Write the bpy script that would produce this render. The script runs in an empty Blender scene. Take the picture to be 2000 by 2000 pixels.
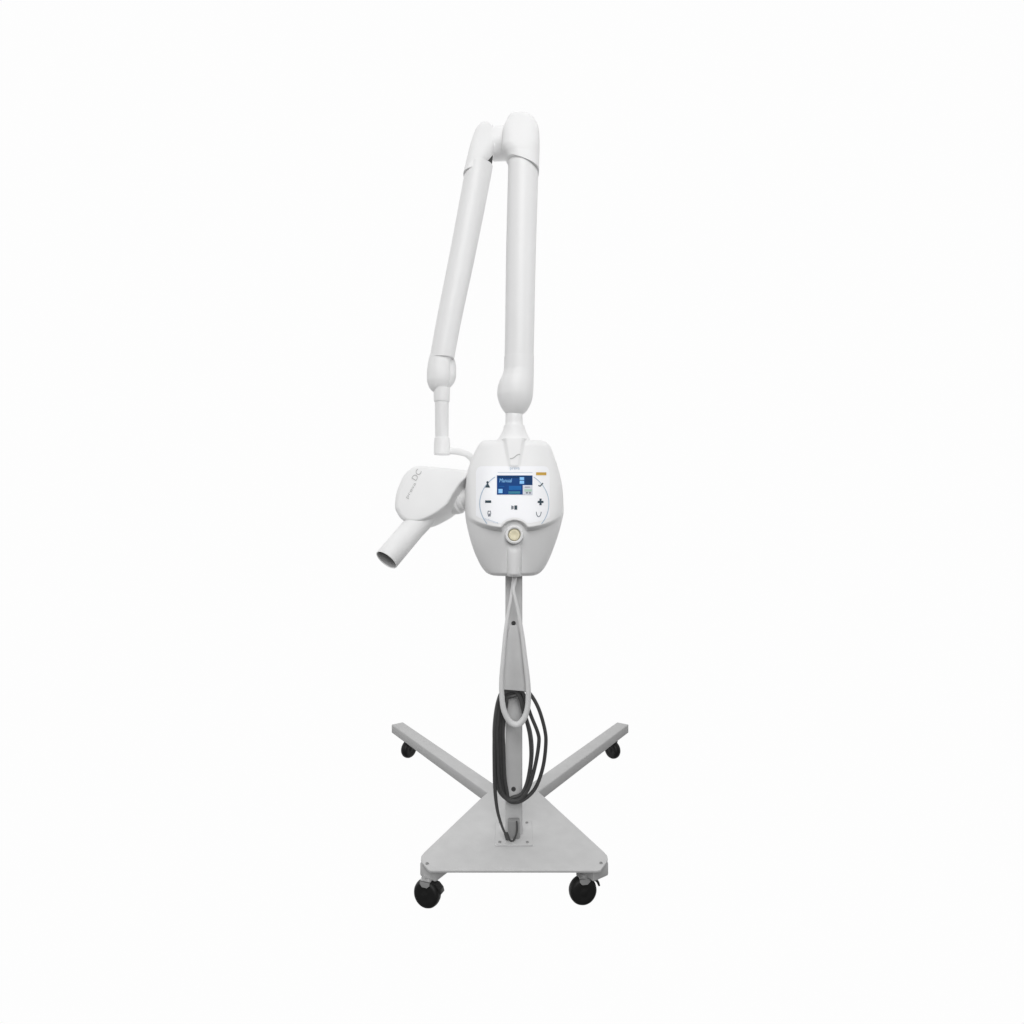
import bpy, bmesh, math
import numpy as np
from mathutils import Vector, Matrix

scene = bpy.context.scene
C = scene.collection

# ------------------------------------------------------------------ camera
CAM_D, CAM_H, F = 1.678, 0.99, 1200.0          # metres to the pole, lens height, focal length in 2000 px units
cam = bpy.data.cameras.new('camera')
cam.sensor_width = 36.0
cam.lens = F / 2000.0 * 36.0
cam.clip_start, cam.clip_end = 0.05, 100.0
camo = bpy.data.objects.new('camera', cam)
C.objects.link(camo)
camo.location = (0, -CAM_D, CAM_H)
camo.rotation_euler = (math.radians(90), 0, 0)
scene.camera = camo

# ------------------------------------------------------------------ world: white studio sweep behind, dim room around
WHITE_LEVEL, ROOM_LEVEL = 0.985, 0.05
world = bpy.data.worlds.new('World')
scene.world = world
world.use_nodes = True
nt = world.node_tree
bg = nt.nodes['Background']
tc = nt.nodes.new('ShaderNodeTexCoord')
sep = nt.nodes.new('ShaderNodeSeparateXYZ')
mr = nt.nodes.new('ShaderNodeMapRange')
mr.interpolation_type = 'SMOOTHSTEP'
mr.inputs['From Min'].default_value = 0.05
mr.inputs['From Max'].default_value = 0.28
mr.inputs['To Min'].default_value = ROOM_LEVEL
mr.inputs['To Max'].default_value = WHITE_LEVEL
nt.links.new(tc.outputs['Generated'], sep.inputs[0])
nt.links.new(sep.outputs['Y'], mr.inputs['Value'])
nt.links.new(mr.outputs['Result'], bg.inputs['Strength'])
bg.inputs['Color'].default_value = (1, 1, 1, 1)

# ------------------------------------------------------------------ lamps
def area(name, loc, target, size, power, col=(1, 1, 1)):
    l = bpy.data.lights.new(name, 'AREA')
    l.shape = 'RECTANGLE'
    l.size, l.size_y = size
    l.energy = power
    l.color = col
    o = bpy.data.objects.new(name, l)
    C.objects.link(o)
    o.location = loc
    o.rotation_euler = (Vector(target) - Vector(loc)).to_track_quat('-Z', 'Y').to_euler()
    return o
area('overhead_softbox', (0.0, 0.2, 6.5), (0, 0.2, 0.0), (4.0, 4.0), 50)
area('front_softbox', (0.5, -3.4, 1.9), (0, 0, 1.3), (1.8, 1.2), 47)
area('high_front_softbox', (-0.3, -3.0, 3.2), (0, 0, 1.0), (1.8, 1.4), 55)
area('left_softbox', (-2.6, -0.6, 1.4), (0, 0.2, 0.6), (1.2, 1.6), 13)
area('right_softbox', (2.6, -1.2, 2.0), (0, 0, 1.6), (0.9, 0.9), 1.2).data.spread = math.radians(45)

vs = scene.view_settings
vs.view_transform = 'Standard'
vs.look = 'None'
vs.exposure = 0.0
vs.gamma = 1.0
vs.use_curve_mapping = False
scene.render.engine = 'CYCLES'
scene.cycles.use_denoising = True

# ------------------------------------------------------------------ materials
def material(name, col, rough=0.5, spec=0.5, metal=0.0, noise=0.04, scale=60.0, bump=0.02, emit=0.0):
    m = bpy.data.materials.new(name)
    m.use_nodes = True
    t = m.node_tree
    b = t.nodes['Principled BSDF']
    b.inputs['Roughness'].default_value = rough
    b.inputs['Metallic'].default_value = metal
    b.inputs['Specular IOR Level'].default_value = spec
    co = t.nodes.new('ShaderNodeTexCoord')
    n = t.nodes.new('ShaderNodeTexNoise')
    n.inputs['Scale'].default_value = scale
    n.inputs['Detail'].default_value = 4.0
    t.links.new(co.outputs['Object'], n.inputs['Vector'])
    ramp = t.nodes.new('ShaderNodeMapRange')
    ramp.inputs['To Min'].default_value = 1.0 - noise
    ramp.inputs['To Max'].default_value = 1.0 + noise
    t.links.new(n.outputs['Fac'], ramp.inputs['Value'])
    mul = t.nodes.new('ShaderNodeVectorMath')
    mul.operation = 'SCALE'
    mul.inputs[0].default_value = col
    t.links.new(ramp.outputs['Result'], mul.inputs['Scale'])
    t.links.new(mul.outputs['Vector'], b.inputs['Base Color'])
    if bump:
        bp = t.nodes.new('ShaderNodeBump')
        bp.inputs['Strength'].default_value = bump
        bp.inputs['Distance'].default_value = 0.001
        n2 = t.nodes.new('ShaderNodeTexNoise')
        n2.inputs['Scale'].default_value = scale * 8
        t.links.new(co.outputs['Object'], n2.inputs['Vector'])
        t.links.new(n2.outputs['Fac'], bp.inputs['Height'])
        t.links.new(bp.outputs['Normal'], b.inputs['Normal'])
    if emit:
        t.links.new(mul.outputs['Vector'], b.inputs['Emission Color'])
        b.inputs['Emission Strength'].default_value = emit
    return m

M = {}
M['white'] = material('white_plastic', (0.86, 0.86, 0.86), 0.45, 0.3, noise=0.02, scale=18)
M['tube'] = material('white_enamel', (0.845, 0.845, 0.845), 0.40, 0.3, noise=0.02, scale=14)
M['grey'] = material('grey_powder_coat', (0.59, 0.59, 0.59), 0.6, 0.25, noise=0.08, scale=26, bump=0.15)
M['bore_shade'] = material('bore_shade_grey', (0.46, 0.46, 0.46), 0.6, 0.2, noise=0.08, scale=40)  # darker copy of the white plastic, paints the shade in the cone's bore
M['mid_grey'] = material('mid_grey_plastic', (0.30, 0.30, 0.30), 0.55, 0.3, noise=0.05, scale=40)
M['light_grey'] = material('light_grey_plastic', (0.76, 0.76, 0.76), 0.5, 0.3, noise=0.03, scale=40)
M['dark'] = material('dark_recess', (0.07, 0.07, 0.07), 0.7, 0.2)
M['bolt'] = material('dull_steel', (0.32, 0.32, 0.32), 0.45, 0.5, metal=0.6)
M['steel'] = material('bright_steel', (0.55, 0.55, 0.55), 0.4, 0.5, metal=0.35)
M['rubber'] = material('black_rubber', (0.016, 0.016, 0.016), 0.55, 0.35, noise=0.3, scale=60)
M['hub'] = material('black_nylon', (0.028, 0.028, 0.028), 0.4, 0.4, noise=0.2, scale=50)
M['cord'] = material('black_cord', (0.065, 0.065, 0.065), 0.5, 0.4, noise=0.25, scale=90)
M['panel'] = material('membrane_white', (0.93, 0.935, 0.96), 0.35, 0.3, noise=0.01, bump=0)
M['screen'] = material('lcd_blue', (0.001, 0.040, 0.17), 0.5, 0.12, noise=0.25, scale=35, bump=0, emit=0.35)
M['screen_dark'] = material('lcd_navy', (0.001, 0.028, 0.10), 0.5, 0.12, noise=0.2, scale=35, bump=0, emit=0.3)
M['screen_mid'] = material('lcd_midblue', (0.006, 0.10, 0.32), 0.5, 0.12, bump=0, emit=0.3)
M['screen_light'] = material('lcd_light', (0.22, 0.48, 0.78), 0.5, 0.12, bump=0, emit=0.25)
M['screen_grey'] = material('lcd_grey', (0.62, 0.64, 0.72), 0.3, 0.3, bump=0)
M['teal'] = material('lcd_teal', (0.03, 0.17, 0.26), 0.5, 0.12, bump=0, emit=0.2)
M['green'] = material('lcd_green', (0.38, 0.55, 0.46), 0.3, 0.3, bump=0)
M['ink'] = material('dark_ink', (0.035, 0.06, 0.08), 0.5, 0.2, bump=0)
M['ink_soft'] = material('grey_ink', (0.20, 0.22, 0.25), 0.5, 0.2, bump=0)
M['ink_pale'] = material('pale_blue_ink', (0.47, 0.56, 0.66), 0.5, 0.2, bump=0)
M['ink_grey'] = material('pale_grey_ink', (0.50, 0.50, 0.50), 0.5, 0.2, bump=0)
M['amber'] = material('amber_label', (0.58, 0.36, 0.07), 0.5, 0.2, bump=0)
M['cream'] = material('cream_button', (0.78, 0.72, 0.52), 0.4, 0.3, bump=0)

# ------------------------------------------------------------------ helpers
def P(px, py, Y):
    """a point of the unit at depth Y behind (+) or before (-) the pole"""
    d = CAM_D + Y
    return Vector(((px - 1000.0) * d / F, Y, CAM_H - (py - 1000.0) * d / F))

def on_level(px, py, z):
    d = F * (CAM_H - z) / (py - 1000.0)
    return Vector(((px - 1000.0) * d / F, d - CAM_D, z))

ROOTS = {}
def thing(name, label, cat, loc):
    o = bpy.data.objects.new(name, None)
    o.empty_display_size = 0.1
    C.objects.link(o)
    o.location = loc
    o['label'] = label
    o['category'] = cat
    return o

def abs_loc(o):
    p = Vector((0, 0, 0))
    while o is not None:
        p += o.location
        o = o.parent
    return p

def link(name, me, mat, parent, smooth=True, sharp=35.0, loc=None):
    """mesh given in world coordinates; origin is moved to its centre (parents are never rotated)"""
    vs_ = [v.co.copy() for v in me.vertices]
    if loc is None:
        lo = Vector((min(v.x for v in vs_), min(v.y for v in vs_), min(v.z for v in vs_)))
        hi = Vector((max(v.x for v in vs_), max(v.y for v in vs_), max(v.z for v in vs_)))
        loc = (lo + hi) / 2
    me.transform(Matrix.Translation(-loc))
    me.materials.clear()
    me.materials.append(M[mat])
    if smooth:
        me.polygons.foreach_set('use_smooth', [True] * len(me.polygons))
        me.set_sharp_from_angle(angle=math.radians(sharp))
    o = bpy.data.objects.new(name, me)
    C.objects.link(o)
    o.parent = parent
    o.location = loc - (abs_loc(parent) if parent else Vector((0, 0, 0)))
    return o

def from_bm(name, bm, mat, parent, **k):
    bmesh.ops.recalc_face_normals(bm, faces=bm.faces)
    me = bpy.data.meshes.new(name)
    bm.to_mesh(me)
    bm.free()
    return link(name, me, mat, parent, **k)

def pchip(x, y, xs):
    x, y, xs = map(lambda a: np.asarray(a, float), (x, y, xs))
    if len(x) == 2:
        return np.interp(xs, x, y)
    h = np.diff(x); d = np.diff(y) / h
    m = np.zeros_like(y)
    for i in range(1, len(x) - 1):
        if d[i - 1] * d[i] > 0:
            w1, w2 = 2 * h[i] + h[i - 1], h[i] + 2 * h[i - 1]
            m[i] = (w1 + w2) / (w1 / d[i - 1] + w2 / d[i])
    m[0], m[-1] = d[0], d[-1]
    i = np.clip(np.searchsorted(x, xs) - 1, 0, len(x) - 2)
    t = (xs - x[i]) / h[i]
    return ((1 + 2 * t) * (1 - t) ** 2 * y[i] + t * (1 - t) ** 2 * h[i] * m[i]
            + t * t * (3 - 2 * t) * y[i + 1] + t * t * (t - 1) * h[i] * m[i + 1])

def ring_loft(bm, rings, cap=True):
    vr = [[bm.verts.new(p) for p in r] for r in rings]
    n = len(vr[0])
    for a, b in zip(vr, vr[1:]):
        for i in range(n):
            bm.faces.new((a[i], a[(i + 1) % n], b[(i + 1) % n], b[i]))
    if cap:
        bm.faces.new(vr[0]); bm.faces.new(vr[-1])

def sliced_bm(rows, Y0, Y1, ratio=1.0, n=2.0, seg=48, step=1.6, bm=None, smooth=True, dome=0.0):
    """a moulding lofted from level slices: rows of (py, left, right[, slope]); Y0..Y1 its depth at top and bottom"""
    bm = bm or bmesh.new()
    r = [tuple(q) + (0.0,) * (4 - len(q)) for q in rows]
    ys = [q[0] for q in r]
    k = max(2, int((ys[-1] - ys[0]) / step))
    s = np.unique(np.concatenate([np.linspace(ys[0], ys[-1], k), ys]))
    f = pchip if smooth else (lambda a, b, c: np.interp(c, a, b))
    L, R, T = (f(ys, [q[j] for q in r], s) for j in (1, 2, 3))
    rings = []
    for y, l, rr, t in zip(s, L, R, T):
        Y = Y0 + (Y1 - Y0) * (y - ys[0]) / (ys[-1] - ys[0])
        d = CAM_D + Y
        f01 = (y - ys[0]) / (ys[-1] - ys[0])
        q = ratio if not isinstance(ratio, tuple) else ratio[0] + (ratio[1] - ratio[0]) * f01 * f01 * (3 - 2 * f01)
        yc = y
        if dome:                                     # the rounded front of a cap stands a little higher than its middle
            yc = 1000 - (1000 - y) * (1 - (1 - f01) ** dome * 0.9 * q * (rr - l) / 2 / F)
        c = P((l + rr) / 2, yc, Y)
        a = (rr - l) / 2 * d / F
        ring = []
        for j in range(seg):
            th = 2 * math.pi * j / seg
            cx, sy = math.cos(th), math.sin(th)
            x = a * math.copysign(abs(cx) ** (2 / n), cx)
            yy = a * q * math.copysign(abs(sy) ** (2 / n), sy)
            ring.append(c + Vector((x, yy, t * x)))
        rings.append(ring)
    ring_loft(bm, rings)
    return bm

def lathe_bm(profile, origin, axis, seg=48, bm=None, closed=False):
    bm = bm or bmesh.new()
    q = Vector(axis).normalized().to_track_quat('Z', 'Y')
    o = Vector(origin)
    rings = []
    for r, h in profile:
        rings.append([o + q @ Vector((r * math.cos(2 * math.pi * j / seg), r * math.sin(2 * math.pi * j / seg), h)) for j in range(seg)])
    if closed:
        rings.append(rings[0])
        vr = [[bm.verts.new(p) for p in r] for r in rings[:-1]]
        vr.append(vr[0])
        for a, b in zip(vr, vr[1:]):
            for i in range(seg):
                bm.faces.new((a[i], a[(i + 1) % seg], b[(i + 1) % seg], b[i]))
    else:
        ring_loft(bm, rings)
    return bm

def spline(pts, per=10, closed=False):
    pts = [Vector(p) for p in pts]
    out = []
    n = len(pts)
    rng = range(n) if closed else range(n - 1)
    for i in rng:
        if closed:
            a, b, c, d = (pts[(i + k) % n] for k in (-1, 0, 1, 2))
        else:
            b, c = pts[i], pts[i + 1]
            a = pts[i - 1] if i else b * 2 - c
            d = pts[i + 2] if i + 2 < n else c * 2 - b
        for k in range(per):
            t = k / per
            out.append(0.5 * ((2 * b) + (c - a) * t + (2 * a - 5 * b + 4 * c - d) * t * t + (3 * b - a - 3 * c + d) * t ** 3))
    if not closed:
        out.append(pts[-1])
    return out

def tube_bm(path, radius, seg=14, bm=None, flat=1.0):
    bm = bm or bmesh.new()
    n = len(path)
    up = None
    rings = []
    for i, p in enumerate(path):
        t = (path[min(i + 1, n - 1)] - path[max(i - 1, 0)]).normalized()
        if up is None:
            up = t.orthogonal().normalized()
        up = (up - t * up.dot(t)).normalized()
        side = t.cross(up)
        r = radius(i / (n - 1)) if callable(radius) else radius
        rings.append([p + (up * math.cos(2 * math.pi * j / seg) + side * math.sin(2 * math.pi * j / seg) * flat) * r for j in range(seg)])
    ring_loft(bm, rings)
    return bm

def prism_bm(poly, axis, bevel=0.0, bm=None, segs=2):
    bm = bm or bmesh.new()
    a = [bm.verts.new(p) for p in poly]
    b = [bm.verts.new(Vector(p) + Vector(axis)) for p in poly]
    n = len(a)
    bm.faces.new(a); bm.faces.new(b)
    for i in range(n):
        bm.faces.new((a[i], a[(i + 1) % n], b[(i + 1) % n], b[i]))
    bmesh.ops.recalc_face_normals(bm, faces=bm.faces)
    if bevel:
        bmesh.ops.bevel(bm, geom=list(bm.edges), offset=bevel, segments=segs, affect='EDGES', profile=0.5, clamp_overlap=True)
    return bm

def bar_bm(p0, p1, width, height, bevel=0.003, bm=None):
    p0, p1 = Vector(p0), Vector(p1)
    u = (p1 - p0).normalized()
    s = u.cross(Vector((0, 0, 1))).normalized() * width / 2
    return prism_bm([p0 - s, p0 + s, p1 + s, p1 - s], (0, 0, -height), bevel, bm)

def box_bm(c, size, bevel=0.002, bm=None):
    x, y, z = (v / 2 for v in size)
    c = Vector(c)
    return prism_bm([c + Vector(q) for q in ((-x, -y, -z), (x, -y, -z), (x, y, -z), (-x, y, -z))], (0, 0, 2 * z), bevel, bm)

# ================================================================== the X-ray unit
ROOT = thing('dental_xray_unit', 'white mobile dental x-ray machine with blue screen on a grey wheeled stand', 'x-ray machine', Vector((0.005, 0, 0)))

# ------------------------------------------------------------------ base
LEG_TOP, LEG_H, LEG_W, PLATE_Z = 0.109, 0.035, 0.052, 0.115
tips = [((-0.479, 0.886), (0.2225, -0.1445)), ((0.463, 0.888), (-0.2110, -0.1445))]
for k, (a, b) in enumerate(tips):
    z = LEG_TOP - 0.0008 * k
    from_bm('leg', bar_bm((a[0], a[1], z), (b[0], b[1], z), LEG_W, LEG_H, 0.004), 'grey', ROOT, sharp=50)

pl = [on_level(x, y, PLATE_Z) for x, y in ((842, 1700.5), (1167, 1700.5), (1173, 1699), (1184, 1684), (1187, 1677), (1186, 1671), (1181, 1665),
                                           (1067, 1560), (1046, 1541), (960, 1541), (936, 1562), (829, 1664), (823, 1671), (822, 1677), (825, 1685), (837, 1699))]
plate = from_bm('base_plate', prism_bm(pl, (0, 0, -(PLATE_Z - LEG_TOP - 0.0005)), 0.0012), 'grey', ROOT, sharp=40)
def screw(c, r, h, parent, mat='bolt', axis=(0, 0, 1)):
    bm = lathe_bm([(r, -0.002), (r, h * 0.6), (r * 0.8, h), (r * 0.45, h), (r * 0.4, h * 0.4), (0.0001, h * 0.4)], c, axis, 20)
    return from_bm('screw', bm, mat, parent)
for x, y in ((834, 1687), (1174, 1686)):
    screw(on_level(x, y, PLATE_Z), 0.0042, 0.0022, plate)
FL = 0.0035
flange = from_bm('mounting_flange', box_bm((0.005, -0.006, PLATE_Z + FL / 2 + 0.0002), (0.100, 0.128, FL), 0.0012), 'grey', ROOT, sharp=40)
for x, y in ((977, 1607), (1029, 1607), (976, 1645), (1030, 1645)):
    screw(on_level(x, y, PLATE_Z + FL), 0.0042, 0.0022, flange)

# ------------------------------------------------------------------ casters
WR = 0.0355
def wheel_bm():
    prof = [(0.0001, -0.0145), (0.0065, -0.0145), (0.008, -0.0140), (0.014, -0.0138), (0.017, -0.0142), (WR - 0.008, -0.0142), (WR - 0.004, -0.0125), (WR - 0.001, -0.0075), (WR, -0.002)]
    prof = prof + [(r, -h) for r, h in reversed(prof)]
    return lathe_bm(prof, (0, 0, WR), (1, 0, 0), 48)
def caster_body_bm():
    """two short cheeks over the wheel and the bridge between them"""
    bm = bmesh.new()
    for s in (-1, 1):
        pts = [(-0.012, 0.0735), (0.016, 0.0735), (0.015, 0.064), (0.008, 0.0575), (-0.006, 0.0575), (-0.012, 0.064)]
        prism_bm([Vector((s * 0.0165 - 0.001, y, z)) for y, z in pts], (0.002, 0, 0), 0.0006, bm)
    box_bm((0, 0.002, 0.0728), (0.035, 0.028, 0.002), 0.0006, bm)
    return bm
def brake_bm():
    pts = [(0.012, 0.0690), (0.030, 0.0660), (0.041, 0.0560), (0.044, 0.0455), (0.0395, 0.0440), (0.034, 0.0550), (0.026, 0.0620), (0.012, 0.0650)]
    return prism_bm([Vector((-0.009, y, z)) for y, z in pts], (0.018, 0, 0), 0.0012)
def stem_bm():
    return lathe_bm([(0.017, 0.0735), (0.017, 0.0748), (0.0125, 0.0752), (0.0125, 0.079)], (0, 0.002, 0), (0, 0, 1), 28)
proto = None
def place_caster(cx, cy, yaw):
    global proto
    if proto is None:
        body = from_bm('caster', caster_body_bm(), 'steel', ROOT, loc=Vector((0, 0, 0)), sharp=40)
        kids = [from_bm('brake_tab', brake_bm(), 'hub', None, loc=Vector((0, 0, 0)), sharp=40),
                from_bm('wheel', wheel_bm(), 'rubber', None, loc=Vector((0, 0, 0)), sharp=50),
                from_bm('swivel_stem', stem_bm(), 'steel', None, loc=Vector((0, 0, 0)))]
        for k in kids:
            k.parent = body
            k.location = (0, 0, 0)
        proto = body
        o = body
    else:
        o = proto.copy(); C.objects.link(o)
        for ch in list(proto.children):
            c = ch.copy(); C.objects.link(c); c.parent = o
    o.location = Vector((cx, cy, 0)) - ROOT.location
    o.rotation_euler = (0, 0, yaw)
place_caster(-0.2120, -0.137, math.radians(-112))
place_caster(0.1785, -0.125, math.radians(-80))
place_caster(-0.416, 0.800, math.radians(-36))
place_caster(0.404, 0.792, math.radians(38))

# ------------------------------------------------------------------ pole
POLE = 0.046
pole = from_bm('pole', box_bm((0.005, 0, (PLATE_Z + 0.88) / 2), (POLE, POLE, 0.88 - PLATE_Z), 0.005), 'grey', ROOT, sharp=50)
fy = -POLE / 2
screw(P(1003, 1541, fy), 0.0062, 0.0025, pole, 'dark', (0, -1, 0))
screw(P(1002, 1144, fy), 0.0050, 0.0025, pole, 'dark', (0, -1, 0))
screw(P(1003, 1217, fy), 0.0060, 0.0025, pole, 'dark', (0, -1, 0))
# slim socket housing low on the front of the pole, where the power cord ends
c = P(1003.5, 1618, -0.032)
from_bm('power_socket', box_bm(c, (0.031, 0.019, 0.050), 0.003), 'mid_grey', ROOT, sharp=50)

# hook plate the cord hangs from
hk = bmesh.new()
out = [(996, 1222), (1011, 1222), (1018, 1250), (1024, 1290), (1029, 1351), (981.5, 1347), (985, 1290), (990, 1250)]
prism_bm([P(x, y, -0.072) for x, y in out], (0, 0.006, 0), 0.0015, hk)
box_bm(P(1004, 1336, -0.045), (0.030, 0.050, 0.012), 0.002, hk)
from_bm('cord_hook', hk, 'grey', ROOT, sharp=45)

# ------------------------------------------------------------------ control box
YM = -0.045
DM = CAM_D + YM
outl = [(861, 945, 1061), (863, 940.5, 1066), (867, 937, 1070), (875, 932, 1075.5), (885, 927, 1079.5), (895, 922.5, 1083), (905, 918.5, 1086.5),
        (920, 913.5, 1091), (935, 911, 1094.5), (950, 909.5, 1097.5), (975, 908.5, 1099.5), (1000, 909, 1100), (1012, 910, 1098), (1040, 915.5, 1091),
        (1070, 924, 1081), (1090, 932, 1073), (1103, 938.5, 1066.5), (1112, 944.5, 1060.5), (1118, 950.5, 1054.5), (1122, 958, 1047), (1124, 966, 1040)]
oy = [q[0] for q in outl]
def half_extent(py):
    l = pchip(oy, [q[1] for q in outl], py); r = pchip(oy, [q[2] for q in outl], py)
    return (l + r) / 2, (r - l) / 2
def sstep(a, b, x):
    t = np.clip((x - a) / (b - a), 0, 1)
    return t * t * (3 - 2 * t)
def front_Y(X, Z):
    """depth of the moulded front of the control box, at X, Z"""
    X = np.asarray(X, float); Z = np.asarray(Z, float)
    py_m = 1000 + (CAM_H - Z) * F / DM              # slice name on the silhouette plane
    px_m = 1000 + X * F / DM
    cx, a = half_extent(np.clip(py_m, 861, 1124))
    s = np.clip((px_m - cx) / a, -1, 1)
    prof = np.maximum(1 - np.abs(s) ** 3.6, 0) ** (1 / 2.6)
    dup = 0.050 + 0.058 * np.clip((py_m - 861) / 165, 0, 1.1)
    dlo = 0.097 - 0.056 * np.clip((py_m - 1010) / 112, 0, 1) ** 1.0
    lip = 1031.0 - 27.0 * np.abs(s) ** 2.7
    w = sstep(lip - 4.0, lip + 7.0, py_m)
    # round hood over the exposure button
    bx, by = 1004.5, 1042.0
    rr = np.hypot(px_m - bx, py_m - by)
    w = np.maximum(w, 1 - sstep(23.5, 28.5, rr))
    D = dup * (1 - w) + dlo * w
    # rib below the button
    rib = np.sqrt(np.maximum(1 - (np.abs(px_m - 1004.5) / 13.5) ** 2, 0)) * sstep(1048, 1076, py_m)
    D = D + (0.007 + 0.024 * np.clip((py_m - 1056) / 66, 0, 1)) * rib
    top = np.clip((py_m - 861) / 15, 0, 1); bot = np.clip((1124 - py_m) / 9, 0, 1)
    rnd = np.sqrt(np.maximum(1 - (1 - top) ** 2, 0)) * np.sqrt(np.maximum(1 - (1 - bot) ** 2, 0))
    rnd = 0.35 + 0.65 * rnd
    # raised tongue running down from the neck
    t = np.clip((py_m - 861) / 52, 0, 1)
    tw = 31 - 8 * t
    tong = (0.058 + 0.012 * t) * (1 - sstep(tw - 17, tw + 9, np.abs(px_m - 1004)))
    body = D * prof * rnd
    k = 0.008
    tong = np.where(py_m < 915, tong, 0)
    mx = np.maximum(body, tong) + np.maximum(k - np.abs(body - tong), 0) ** 2 / (4 * k)
    return YM - mx

def box_mesh():
    rows = np.unique(np.concatenate([np.linspace(861, 880, 18), np.linspace(880, 995, 60), np.linspace(995, 1070, 84), np.linspace(1070, 1110, 22), np.linspace(1110, 1124, 18)]))
    NC = 150
    sv = np.sin(np.linspace(-math.pi / 2, math.pi / 2, NC))
    bm = bmesh.new()
    rings = []
    for py in rows:
        cx, a = half_extent(py)
        z = CAM_H - (py - 1000) * DM / F
        xs = (cx + sv * a - 1000) * DM / F
        ys = front_Y(xs, np.full(NC, z))
        ring = [Vector((x, y, z)) for x, y in zip(xs, ys)]
        # back shell
        top = min((py - 861) / 12, 1); bot = min((1124 - py) / 9, 1)
        rnd = 0.5 + 0.5 * math.sqrt(1 - (1 - top) ** 2) * math.sqrt(1 - (1 - bot) ** 2)
        for s in np.cos(np.linspace(0, math.pi, 40))[1:-1]:
            yb = YM + 0.085 * rnd * (1 - abs(s) ** 3.5) ** (1 / 2.5)
            ring.append(Vector(((cx + s * a - 1000) * DM / F, yb, z)))
        rings.append(ring)
    ring_loft(bm, rings)
    return bm
box = from_bm('control_box', box_mesh(), 'white', ROOT, sharp=60)

def on_box(px, py, lift=0.0006):
    Y = -0.14
    for _ in range(8):
        p = P(px, py, Y)
        Y = float(front_Y(p.x, p.z))
    p = P(px, py, Y)
    return p + Vector((0, -lift, 0))

def decal(name, polys, mat, parent, lift, surf=on_box):
    """flat printed marks laid on a surface; polys in picture units, each split into a fine strip"""
    bm = bmesh.new()
    for poly in polys:
        bm2 = [bm.verts.new(surf(x, y, lift)) for x, y in poly]
        f = bm.faces.new(bm2)
    bmesh.ops.triangulate(bm, faces=bm.faces)
    me = bpy.data.meshes.new(name)
    bm.to_mesh(me); bm.free()
    return link(name, me, mat, parent, smooth=False)

def rect_decal(name, x0, y0, x1, y1, mat, parent, lift, surf=on_box, nx=None, ny=None):
    nx = nx or max(1, int((x1 - x0) / 3)); ny = ny or max(1, int((y1 - y0) / 3))
    bm = bmesh.new()
    g = [[bm.verts.new(surf(x0 + (x1 - x0) * i / nx, y0 + (y1 - y0) * j / ny, lift)) for i in range(nx + 1)] for j in range(ny + 1)]
    for j in range(ny):
        for i in range(nx):
            bm.faces.new((g[j][i], g[j + 1][i], g[j + 1][i + 1], g[j][i + 1]))
    me = bpy.data.meshes.new(name)
    bm.to_mesh(me); bm.free()
    return link(name, me, mat, parent, sharp=80)

def stroke(pts, w):
    """quads along a polyline"""
    out = []
    for (x0, y0), (x1, y1) in zip(pts, pts[1:]):
        L = math.hypot(x1 - x0, y1 - y0) or 1
        nx, ny = -(y1 - y0) / L * w / 2, (x1 - x0) / L * w / 2
        out.append([(x0 + nx, y0 + ny), (x1 + nx, y1 + ny), (x1 - nx, y1 - ny), (x0 - nx, y0 - ny)])
    return out
def arc(cx, cy, rx, ry, a0, a1, n=24):
    return [(cx + rx * math.cos(math.radians(a0 + (a1 - a0) * i / n)), cy + ry * math.sin(math.radians(a0 + (a1 - a0) * i / n))) for i in range(n + 1)]

def text_decal(name, body, x, y, width, mat, parent, lift, surf=on_box, angle=0.0, height=None, shear=0.0, bold=0.0):
    cu = bpy.data.curves.new(name, 'FONT')
    cu.body = body
    cu.shear = shear
    cu.offset = bold
    cu.resolution_u = 3
    to = bpy.data.objects.new('lettering', cu)
    C.objects.link(to)
    bpy.context.view_layer.update()
    me = bpy.data.meshes.new_from_object(to.evaluated_get(bpy.context.evaluated_depsgraph_get()))
    bpy.data.objects.remove(to)
    xs = [v.co.x for v in me.vertices]
    w0, w1 = min(xs), max(xs)
    k = width / (w1 - w0)
    hs = [v.co.y for v in me.vertices]
    kh = k if height is None else height / (max(hs) - min(hs))
    ca, sa = math.cos(math.radians(angle)), math.sin(math.radians(angle))
    for v in me.vertices:
        u, w = (v.co.x - w0) * k, v.co.y * kh
        v.co = surf(x + u * ca - w * sa, y - u * sa - w * ca, lift)
    return link(name, me, mat, parent, smooth=False)

# membrane panel
def panel_mesh():
    bm = bmesh.new()
    NX, NY = 60, 34
    g = []
    for i in range(NX + 1):
        px = 929.5 + (1073.5 - 929.5) * i / NX
        e = min(px - 929.5, 1073.5 - px)
        top = 910.5 + (12 - math.sqrt(max(0, 144 - (12 - e) ** 2)) if e < 12 else 0)
        s = abs(px - 1004.5) / 92
        bot = 1031 - 27 * s ** 2.7 - 8
        r = abs(px - 1004.5)
        if r < 34:
            bot = min(bot, 1045 - math.sqrt(34 ** 2 - r * r))
        g.append([bm.verts.new(on_box(px, top + (bot - top) * j / NY, 0.0006)) for j in range(NY + 1)])
    for i in range(NX):
        for j in range(NY):
            bm.faces.new((g[i][j], g[i + 1][j], g[i + 1][j + 1], g[i][j + 1]))
    me = bpy.data.meshes.new('control_panel')
    bm.to_mesh(me); bm.free()
    return me
link('control_panel', panel_mesh(), 'panel', box, sharp=80)
decal('panel_outline', stroke(arc(1004.5, 984, 67.5, 63, 142, 236, 26), 2.0) + stroke(arc(1004.5, 984, 67.5, 63, 304, 398, 26), 1.6)
      + stroke([(972 + 68 * i / 12, 923) for i in range(13)], 0.9), 'ink_pale', box, 0.0010)
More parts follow.
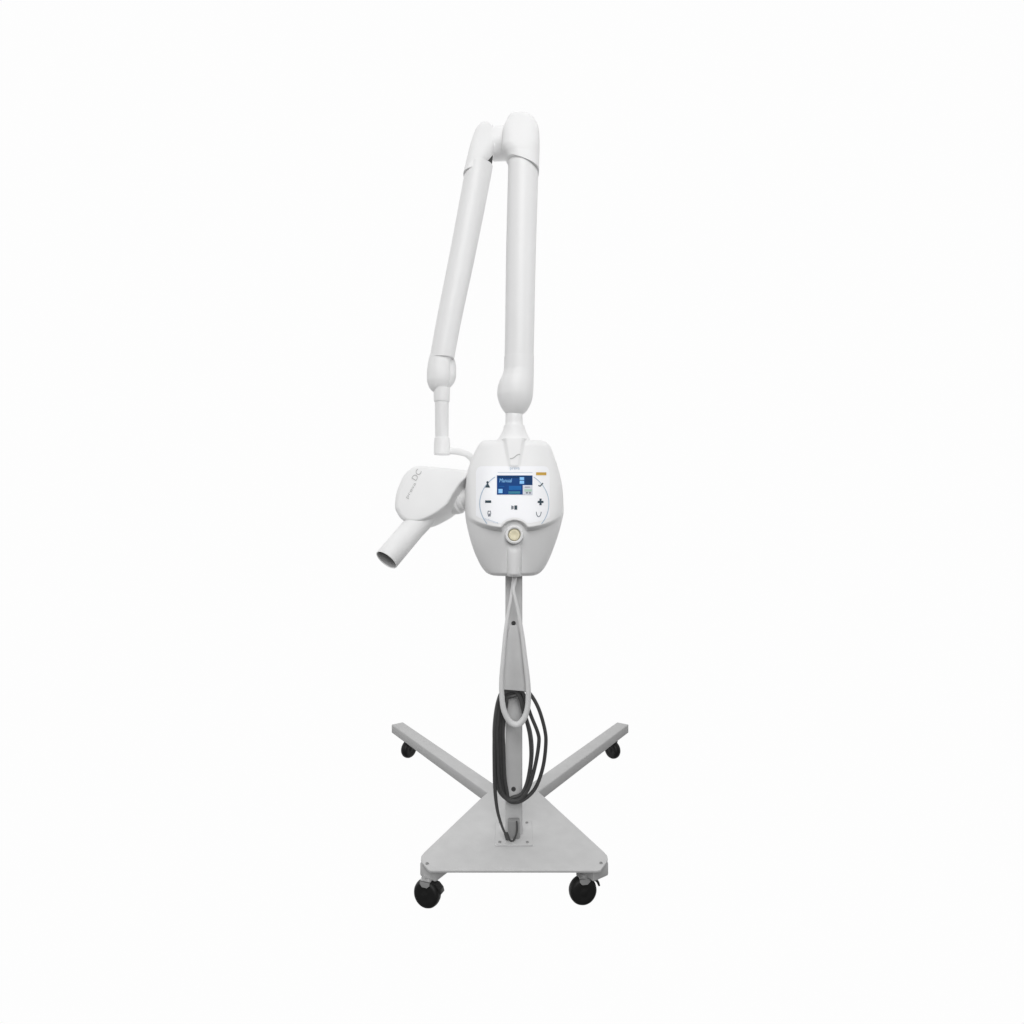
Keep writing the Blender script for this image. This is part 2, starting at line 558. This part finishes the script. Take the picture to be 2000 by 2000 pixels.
scr = rect_decal('display_screen', 970.5, 928.5, 1040, 966, 'screen', box, 0.0016)
rect_decal('screen_bar', 971.5, 929.5, 1039, 934, 'screen_dark', box, 0.0020)
rect_decal('screen_field', 1026, 934, 1039, 947, 'screen_dark', box, 0.0020)
rect_decal('screen_field', 994, 949, 1018, 957, 'screen_mid', box, 0.0020)
rect_decal('screen_field', 993, 959.5, 1016, 964.5, 'teal', box, 0.0020)
rect_decal('screen_field', 973.5, 955, 981.5, 963, 'screen_light', box, 0.0020)
rect_decal('screen_field', 1021, 947.5, 1040, 966.5, 'screen_grey', box, 0.0022)
rect_decal('screen_field', 1024, 955, 1039, 960, 'green', box, 0.0026)
decal('screen_text', stroke([(1025, 951.5), (1035, 951.5)], 1.2) + stroke([(1027, 962.5), (1031, 962.5)], 3) + stroke([(1033, 962.5), (1037, 962.5)], 3), 'ink_soft', box, 0.0030)
decal('screen_symbol', [[(1015, 932), (1023.5, 932), (1023.5, 937.5), (1015, 937.5)], [(1015, 939), (1023.5, 939), (1023.5, 945), (1015, 945)]], 'screen_light', box, 0.0024)
text_decal('screen_text', 'Manual', 975.5, 942, 24.5, 'screen_light', box, 0.0024, shear=0.15, height=7.5)
decal('screen_text', stroke([(997, 952), (1010, 952)], 1.3) + stroke([(1000, 955), (1016, 955)], 1.3) + stroke([(975, 950), (985, 950)], 1.0), 'screen_mid', box, 0.0028)
decal('warning_label', [[(1047, 922.5), (1067, 922.5), (1067, 928.3), (1047, 928.3)]], 'amber', box, 0.0016)
text_decal('maker_lettering', 'preva', 996, 917, 19, 'ink_pale', box, 0.0012, bold=0.01)
sw = [(996 + 20 * t, 895.5 - 7.5 * t + 1.6 * math.sin(t * 6.0)) for t in np.linspace(0, 1, 12)]
decal('maker_mark', stroke(sw, 2.0), 'ink_grey', box, 0.0012)
# key symbols
head = arc(952.3, 942.3, 2.4, 2.6, 0, 330, 11)
decal('key_symbol', [head, [(952.3, 943), (954.5, 946.5), (957.4, 952.2), (947.4, 952.2), (950.2, 946.5)]], 'ink', box, 0.0012)
decal('key_symbol', [[(947.5, 977.3), (959.3, 977.3), (959.3, 982.2), (947.5, 982.2)]], 'ink', box, 0.0012)
decal('key_symbol', stroke([(953.5, 997.5), (952.7, 1003), (954.3, 1009)], 1.5) + stroke([(957.8, 997.5), (958.5, 1003), (957.0, 1009)], 1.5)
      + stroke([(953.5, 997.8), (955.6, 999), (957.8, 997.8)], 1.6) + [[(954, 1003), (957.3, 1003), (956.7, 1008.5), (954.6, 1008.5)]], 'ink_soft', box, 0.0012)
decal('key_symbol', stroke([(1051.5, 947.8), (1054.5, 950), (1060.5, 943.5)], 2.2), 'ink', box, 0.0012)
decal('key_symbol', [[(1050, 978.2), (1061.5, 978.2), (1061.5, 982.4), (1050, 982.4)], [(1053.6, 973.8), (1057.8, 973.8), (1057.8, 978.15), (1053.6, 978.15)],
                     [(1053.6, 982.45), (1057.8, 982.45), (1057.8, 986.6), (1053.6, 986.6)]], 'ink', box, 0.0012)
decal('key_symbol', stroke([(1047.3, 999.5), (1048.2, 1005), (1050.5, 1009), (1053.5, 1009), (1056, 1005), (1057.2, 999.5)], 1.6), 'ink_soft', box, 0.0012)
decal('key_symbol', [[(998.5, 987.2), (1003.2, 988.5), (1003.2, 994.0), (998.5, 995.2)]], 'ink_soft', box, 0.0012)
decal('key_symbol', [[(1004.6, 987.2), (1010.2, 987.2), (1010.2, 995.4), (1004.6, 995.4)]], 'ink', box, 0.0012)
text_decal('panel_lettering', 'technique', 944, 1013.5, 30, 'ink_pale', box, 0.0014, angle=-18, height=4.5)

# exposure button in the hood
bc = on_box(1004.5, 1045, 0.0)
bY = bc.y
k = (CAM_D + bY) / F
from_bm('button_ring', lathe_bm([(17.8 * k, -0.012), (17.8 * k, 0.010), (17.0 * k, 0.0145), (14.5 * k, 0.016), (12.6 * k, 0.0145), (11.8 * k, 0.007), (11.8 * k, -0.012)],
        P(1004.5, 1045, bY), (0, -1, 0.10), 56), 'white', box, sharp=50)
from_bm('exposure_button', lathe_bm([(11.3 * k, -0.010), (11.3 * k, 0.0085), (10 * k, 0.0115), (7 * k, 0.0122), (4.2 * k, 0.0105), (0.0001, 0.0095)],
        P(1004.5, 1045, bY), (0, -1, 0.10), 44), 'cream', box, sharp=50)

# ------------------------------------------------------------------ neck and lower arm
from_bm('neck', sliced_bm([(800, 988, 1020), (833, 986.5, 1021.5)], -0.045, -0.045), 'white', ROOT)
from_bm('neck_collar', sliced_bm([(831, 984.5, 1024), (838, 983, 1026), (848, 978.5, 1030), (856, 974, 1034), (862, 969, 1039), (868, 963, 1045), (874, 962, 1046)], -0.055, -0.055, ratio=0.84), 'white', ROOT)
YA, YB = -0.095, -0.045
def yr(py):
    return YA + (YB - YA) * (py - 216) / (814 - 216)
from_bm('arm_tube', sliced_bm([(314, 992.8, 1051.6), (345, 992, 1051), (500, 988.3, 1046.5), (640, 986.5, 1043.5), (700, 985.5, 1042.3)], yr(314), yr(700), step=6), 'tube', ROOT)
from_bm('arm_knuckle', sliced_bm([(697, 984.8, 1043), (722, 984, 1042.6), (733, 981, 1042.4), (745, 975.5, 1042.2), (757, 972, 1041.8), (770, 971, 1041), (782, 973.3, 1038.8),
                                 (793, 977.5, 1034.5), (802, 983, 1029), (809, 989, 1021.5), (813, 995.5, 1014)], yr(697), yr(813)), 'white', ROOT)
# elbow
from_bm('elbow_cover', sliced_bm([(218.5, 999, 1028), (219.5, 995.5, 1034), (223, 992.5, 1040.5), (231.5, 988.3, 1047), (240, 984, 1051), (255, 980.5, 1053.4), (285, 980.5, 1053.8),
                                 (298, 984.5, 1053.6, 0.0), (308, 988.5, 1053.2, -0.05), (318, 990.5, 1053, -0.2), (326, 991, 1052.7, -0.38)], yr(216) + 0.002, yr(326), ratio=(0.58, 1.04), n=3.0, dome=1.0), 'white', ROOT, sharp=50)
YC, YD = -0.050, 0.010
def yl(py):
    return YC + (YD - YC) * (py - 240) / (890 - 240)
from_bm('elbow_cover', sliced_bm([(237.5, 943, 955), (239, 938, 959), (242.5, 933.5, 963), (249, 929, 966.5), (262, 924, 969.5), (280, 918.5, 968), (300, 914.3, 962.5), (315, 911.3, 957),
                                 (327, 908.3, 951, 0.05), (339, 905.2, 948, 0.22)], yl(240), yl(339), ratio=(0.60, 1.16), n=3.0, dome=1.0), 'white', ROOT, sharp=50)
pc = P(975, 281, -0.028)
kk = (CAM_D - 0.028) / F
from_bm('elbow_pin', lathe_bm([(27 * kk, -0.020), (30 * kk, -0.017), (30 * kk, 0.017), (27 * kk, 0.020)], pc, (1, -0.1, 0), 56), 'white', ROOT)
from_bm('joint_gap_shade', sliced_bm([(285, 930, 964), (312, 926, 962), (337, 922, 957.5)], yl(285), yl(337), step=6), 'dark', ROOT)  # dark filler, paints the shade in the gap below cover and pin

# ------------------------------------------------------------------ upper arm
from_bm('arm_tube', sliced_bm([(325, 910.1, 962.3), (350, 905.5, 957.8), (500, 877.5, 928), (640, 850, 898.3), (700, 839.5, 887)], yl(325), yl(700), step=6), 'tube', ROOT)
from_bm('arm_knuckle', sliced_bm([(694, 839.8, 884), (703, 837.5, 880), (715, 835.3, 879.5), (730, 834, 879.5), (742, 834, 878), (751, 835.8, 874.5), (758, 839, 869.5), (763, 843, 864), (766.5, 848, 858)], yl(690), yl(766)), 'white', ROOT)
from_bm('joint_disc', sliced_bm([(697, 872, 881), (699, 866, 885.5), (706, 860, 889), (718, 857, 891), (732, 857, 891), (743, 858, 888.8), (751, 860, 884.5), (757, 864, 878.5), (760, 868, 873)], yl(700) + 0.018, yl(757) + 0.018, ratio=0.9), 'white', ROOT)
from_bm('swivel_collar', sliced_bm([(758, 847, 879), (784, 847.8, 878), (786, 849.5, 876.5)], yl(760), yl(786)), 'white', ROOT, sharp=40)
from_bm('stem', sliced_bm([(784, 849.5, 876.5), (856, 850, 876)], yl(784), yl(856), step=8), 'tube', ROOT)
from_bm('swivel_collar', sliced_bm([(854.5, 849.5, 877.5), (856.5, 848.5, 878.5), (886, 847.5, 879.5), (888.5, 848.5, 878.5)], yl(856), yl(856)), 'white', ROOT, sharp=40)
Yk = yl(870)
yk = spline([P(866, 880, Yk), P(880, 880.5, Yk), P(900, 883, Yk + 0.012), P(915, 889, Yk + 0.03), P(925, 903, Yk + 0.05), P(930, 930, Yk + 0.055), P(929, 958, Yk + 0.045), P(920, 978, Yk + 0.03)], 8)
from_bm('yoke', tube_bm(yk, 0.0095, 20), 'white', ROOT)

# ------------------------------------------------------------------ tube head
def head_lean(py):
    return (968 - py) * 0.00030

def head_mesh():
    pts = [(816, 909.5), (850, 911.5), (890, 915.5), (914, 919.5), (914, 930), (901, 945), (888, 965), (876, 985), (862, 998), (846, 1008), (825, 1018), (803, 1021), (784, 1014),
           (774, 1000), (770.5, 989), (773, 965), (779.5, 946), (788, 929), (800, 916)]
    o = spline([(x, y, 0) for x, y in pts], 6, closed=True)
    cx = sum(p.x for p in o) / len(o); cy = sum(p.y for p in o) / len(o)
    secs = [(-0.0800, 0, 0, 0.45), (-0.0800, 0, 0, 0.86), (-0.0795, 0, 0, 0.895), (-0.0780, 0, 0, 0.93), (-0.0750, 0, 0, 0.962), (-0.070, 0, 0, 0.985), (-0.063, 1, 1, 0.997), (-0.055, 2.5, 2, 1.0), (-0.040, 6, 5, 1.0), (-0.015, 12, 8, 1.0), (0.005, 17, 11, 0.985),
            (0.025, 22, 13, 0.955), (0.042, 26, 14, 0.90), (0.054, 28, 15, 0.82), (0.060, 29, 15, 0.72)]
    bm = bmesh.new()
    rings = []
    for Y, dx, dy, s in secs:
        rings.append([P(cx + (p.x - cx) * s + dx, cy + (p.y - cy) * s + dy, Y + head_lean(cy + (p.y - cy) * s)) for p in o])
    ring_loft(bm, rings)
    return bm
headp = from_bm('tube_head', head_mesh(), 'white', ROOT, sharp=50)
def on_head(px, py, lift):
    return P(px, py, -0.0800 + head_lean(py) - lift)
text_decal('maker_lettering', 'preva', 796.5, 974, 34, 'ink_grey', headp, 0.0014, surf=on_head, angle=61, height=6.0)
text_decal('maker_lettering', 'DC', 812.5, 939.5, 22, 'ink_grey', headp, 0.0014, surf=on_head, angle=58, height=11)
# swivel between head and yoke
sc_ = P(897, 974, -0.005)
ks = CAM_D / F
from_bm('swivel_ring', lathe_bm([(24 * ks, -0.035), (28 * ks, -0.028), (29.5 * ks, -0.010), (29 * ks, 0.000), (25 * ks, 0.004), (25 * ks, 0.010), (23.5 * ks, 0.014), (20 * ks, 0.016), (19 * ks, 0.034)],
        sc_, (1, -0.42, 0.18), 48), 'white', headp, sharp=40)
# aiming cone
mouth = P(754.5, 1094, -0.132)
ax = Vector((-0.592 * 0.84, -0.54, -0.806 * 0.84)).normalized()
rc = 24.3 * (CAM_D - 0.132) / F
L = 0.165
prof = [(rc * 1.10, -L), (rc * 1.08, -0.150), (rc * 1.04, -0.135), (rc * 1.01, -0.118), (rc, -0.100), (rc, -0.05), (rc, -0.0015), (rc - 0.001, 0.0), (rc - 0.0022, -0.0005), (rc - 0.0028, -0.002), (rc - 0.0032, -0.12), (0.0001, -0.12)]
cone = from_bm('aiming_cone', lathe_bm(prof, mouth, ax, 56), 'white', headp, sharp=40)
cone.data.materials.append(M['bore_shade'])
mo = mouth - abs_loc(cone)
for f in cone.data.polygons:                     # shade inside the cone, painted as grey on its white bore
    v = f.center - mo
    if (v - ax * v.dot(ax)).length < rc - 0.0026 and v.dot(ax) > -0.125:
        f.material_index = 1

# ================================================================== grey hand-switch cord hanging under the box
cordY = -0.086
g = [(1008, 1118, -0.070), (1006, 1135, -0.072), (1003, 1152, -0.082), (1007, 1172, -0.085), (1013, 1200, -0.086), (1020, 1240, -0.087), (1026, 1290, -0.088), (1031, 1335, -0.088), (1031.5, 1372, -0.088),
     (1026, 1398, -0.088), (1015, 1413, -0.088), (1005, 1415, -0.088), (994, 1407, -0.088), (984, 1386, -0.088), (980, 1356, -0.088), (979.5, 1325, -0.088), (983, 1280, -0.087),
     (987, 1235, -0.084), (991, 1205, -0.079), (997, 1172, -0.073), (1001, 1146, -0.070), (1004, 1118, -0.070)]
path = spline([P(x, y, Y) for x, y, Y in g], 8)
def rg(t):
    e = min(t, 1 - t)
    return 0.0040 + 0.0034 * float(sstep(0.10, 0.42, e)) + 0.0012 * float(sstep(0.40, 0.5, e))
sw_o = from_bm('switch_cord', tube_bm(path, rg, 16), 'light_grey', None)
sw_o['label'] = 'light grey cord hanging in a narrow loop below the control box'
sw_o['category'] = 'cord'

# ================================================================== black power cord
Yc = -0.052
loops = [  # left x, right-hand points, bottom y, depth
    (965.5, [(1022, 1346), (1036, 1356), (1052, 1384), (1064, 1425), (1066, 1455), (1060, 1500), (1045, 1540), (1022, 1562)], 1567, 0.000, 1340),
    (971.5, [(1019, 1350), (1029, 1375), (1038, 1400), (1050, 1430), (1052.5, 1450), (1046, 1492), (1034, 1535), (1019, 1558)], 1563.5, -0.006, 1346),
    (977.5, [(1017, 1356), (1022.5, 1375), (1027, 1400), (1036, 1432), (1039, 1470), (1034, 1515), (1025, 1545), (1015, 1557)], 1560, 0.004, 1353),
    (983.0, [(1015, 1362), (1022, 1388), (1031, 1418), (1036, 1446), (1037, 1482), (1031, 1522), (1022, 1546), (1013, 1554)], 1557, -0.003, 1359),
]
pts = []
for lx, right, by, dy, ty in loops:
    Y = Yc + dy
    pts += [P(1004, ty, Y - 0.002), P(988 + (lx - 974) * 0.35, ty + 4, Y), P(lx + 6.5, 1372, Y), P(lx, 1420, Y), P(lx + 0.8, 1470, Y), P(lx + 2.5, 1515, Y),
            P(lx + 9.5 - (lx - 965) * 0.15, 1544, Y), P(989 + (lx - 965) * 0.25, 1560, Y), P(1003, by, Y)]
    pts += [P(x, y, Y) for x, y in reversed(right)]
Yt = -0.058
pts += [P(1003, 1349, Yt), P(985, 1354, Yt), P(972, 1375, Yt), P(966, 1430, Yt), P(965.5, 1490, Yt), P(967, 1545, Yt), P(972, 1585, Yt), P(981, 1615, Yt), P(989, 1632, Yt),
        P(996, 1641, -0.056), P(1003, 1641, -0.055), P(1009, 1627, -0.053), P(1010, 1612, -0.048), P(1009, 1604, -0.040)]
path = spline(pts, 7)
NT = len(path)
def rp(t):
    return 0.0050 - 0.0026 * float(sstep(0.895, 0.945, t))
pw = from_bm('power_cord', tube_bm(path, rp, 10), 'cord', None)
pw['label'] = 'black power cord coiled in loops and hung from the hook on the pole'
pw['category'] = 'power cord'
from_bm('plug', lathe_bm([(0.003, -0.010), (0.0058, -0.008), (0.0062, 0.008), (0.003, 0.011)], P(990, 1633, Yt - 0.001), (0.35, 0, -1), 16), 'cord', pw)
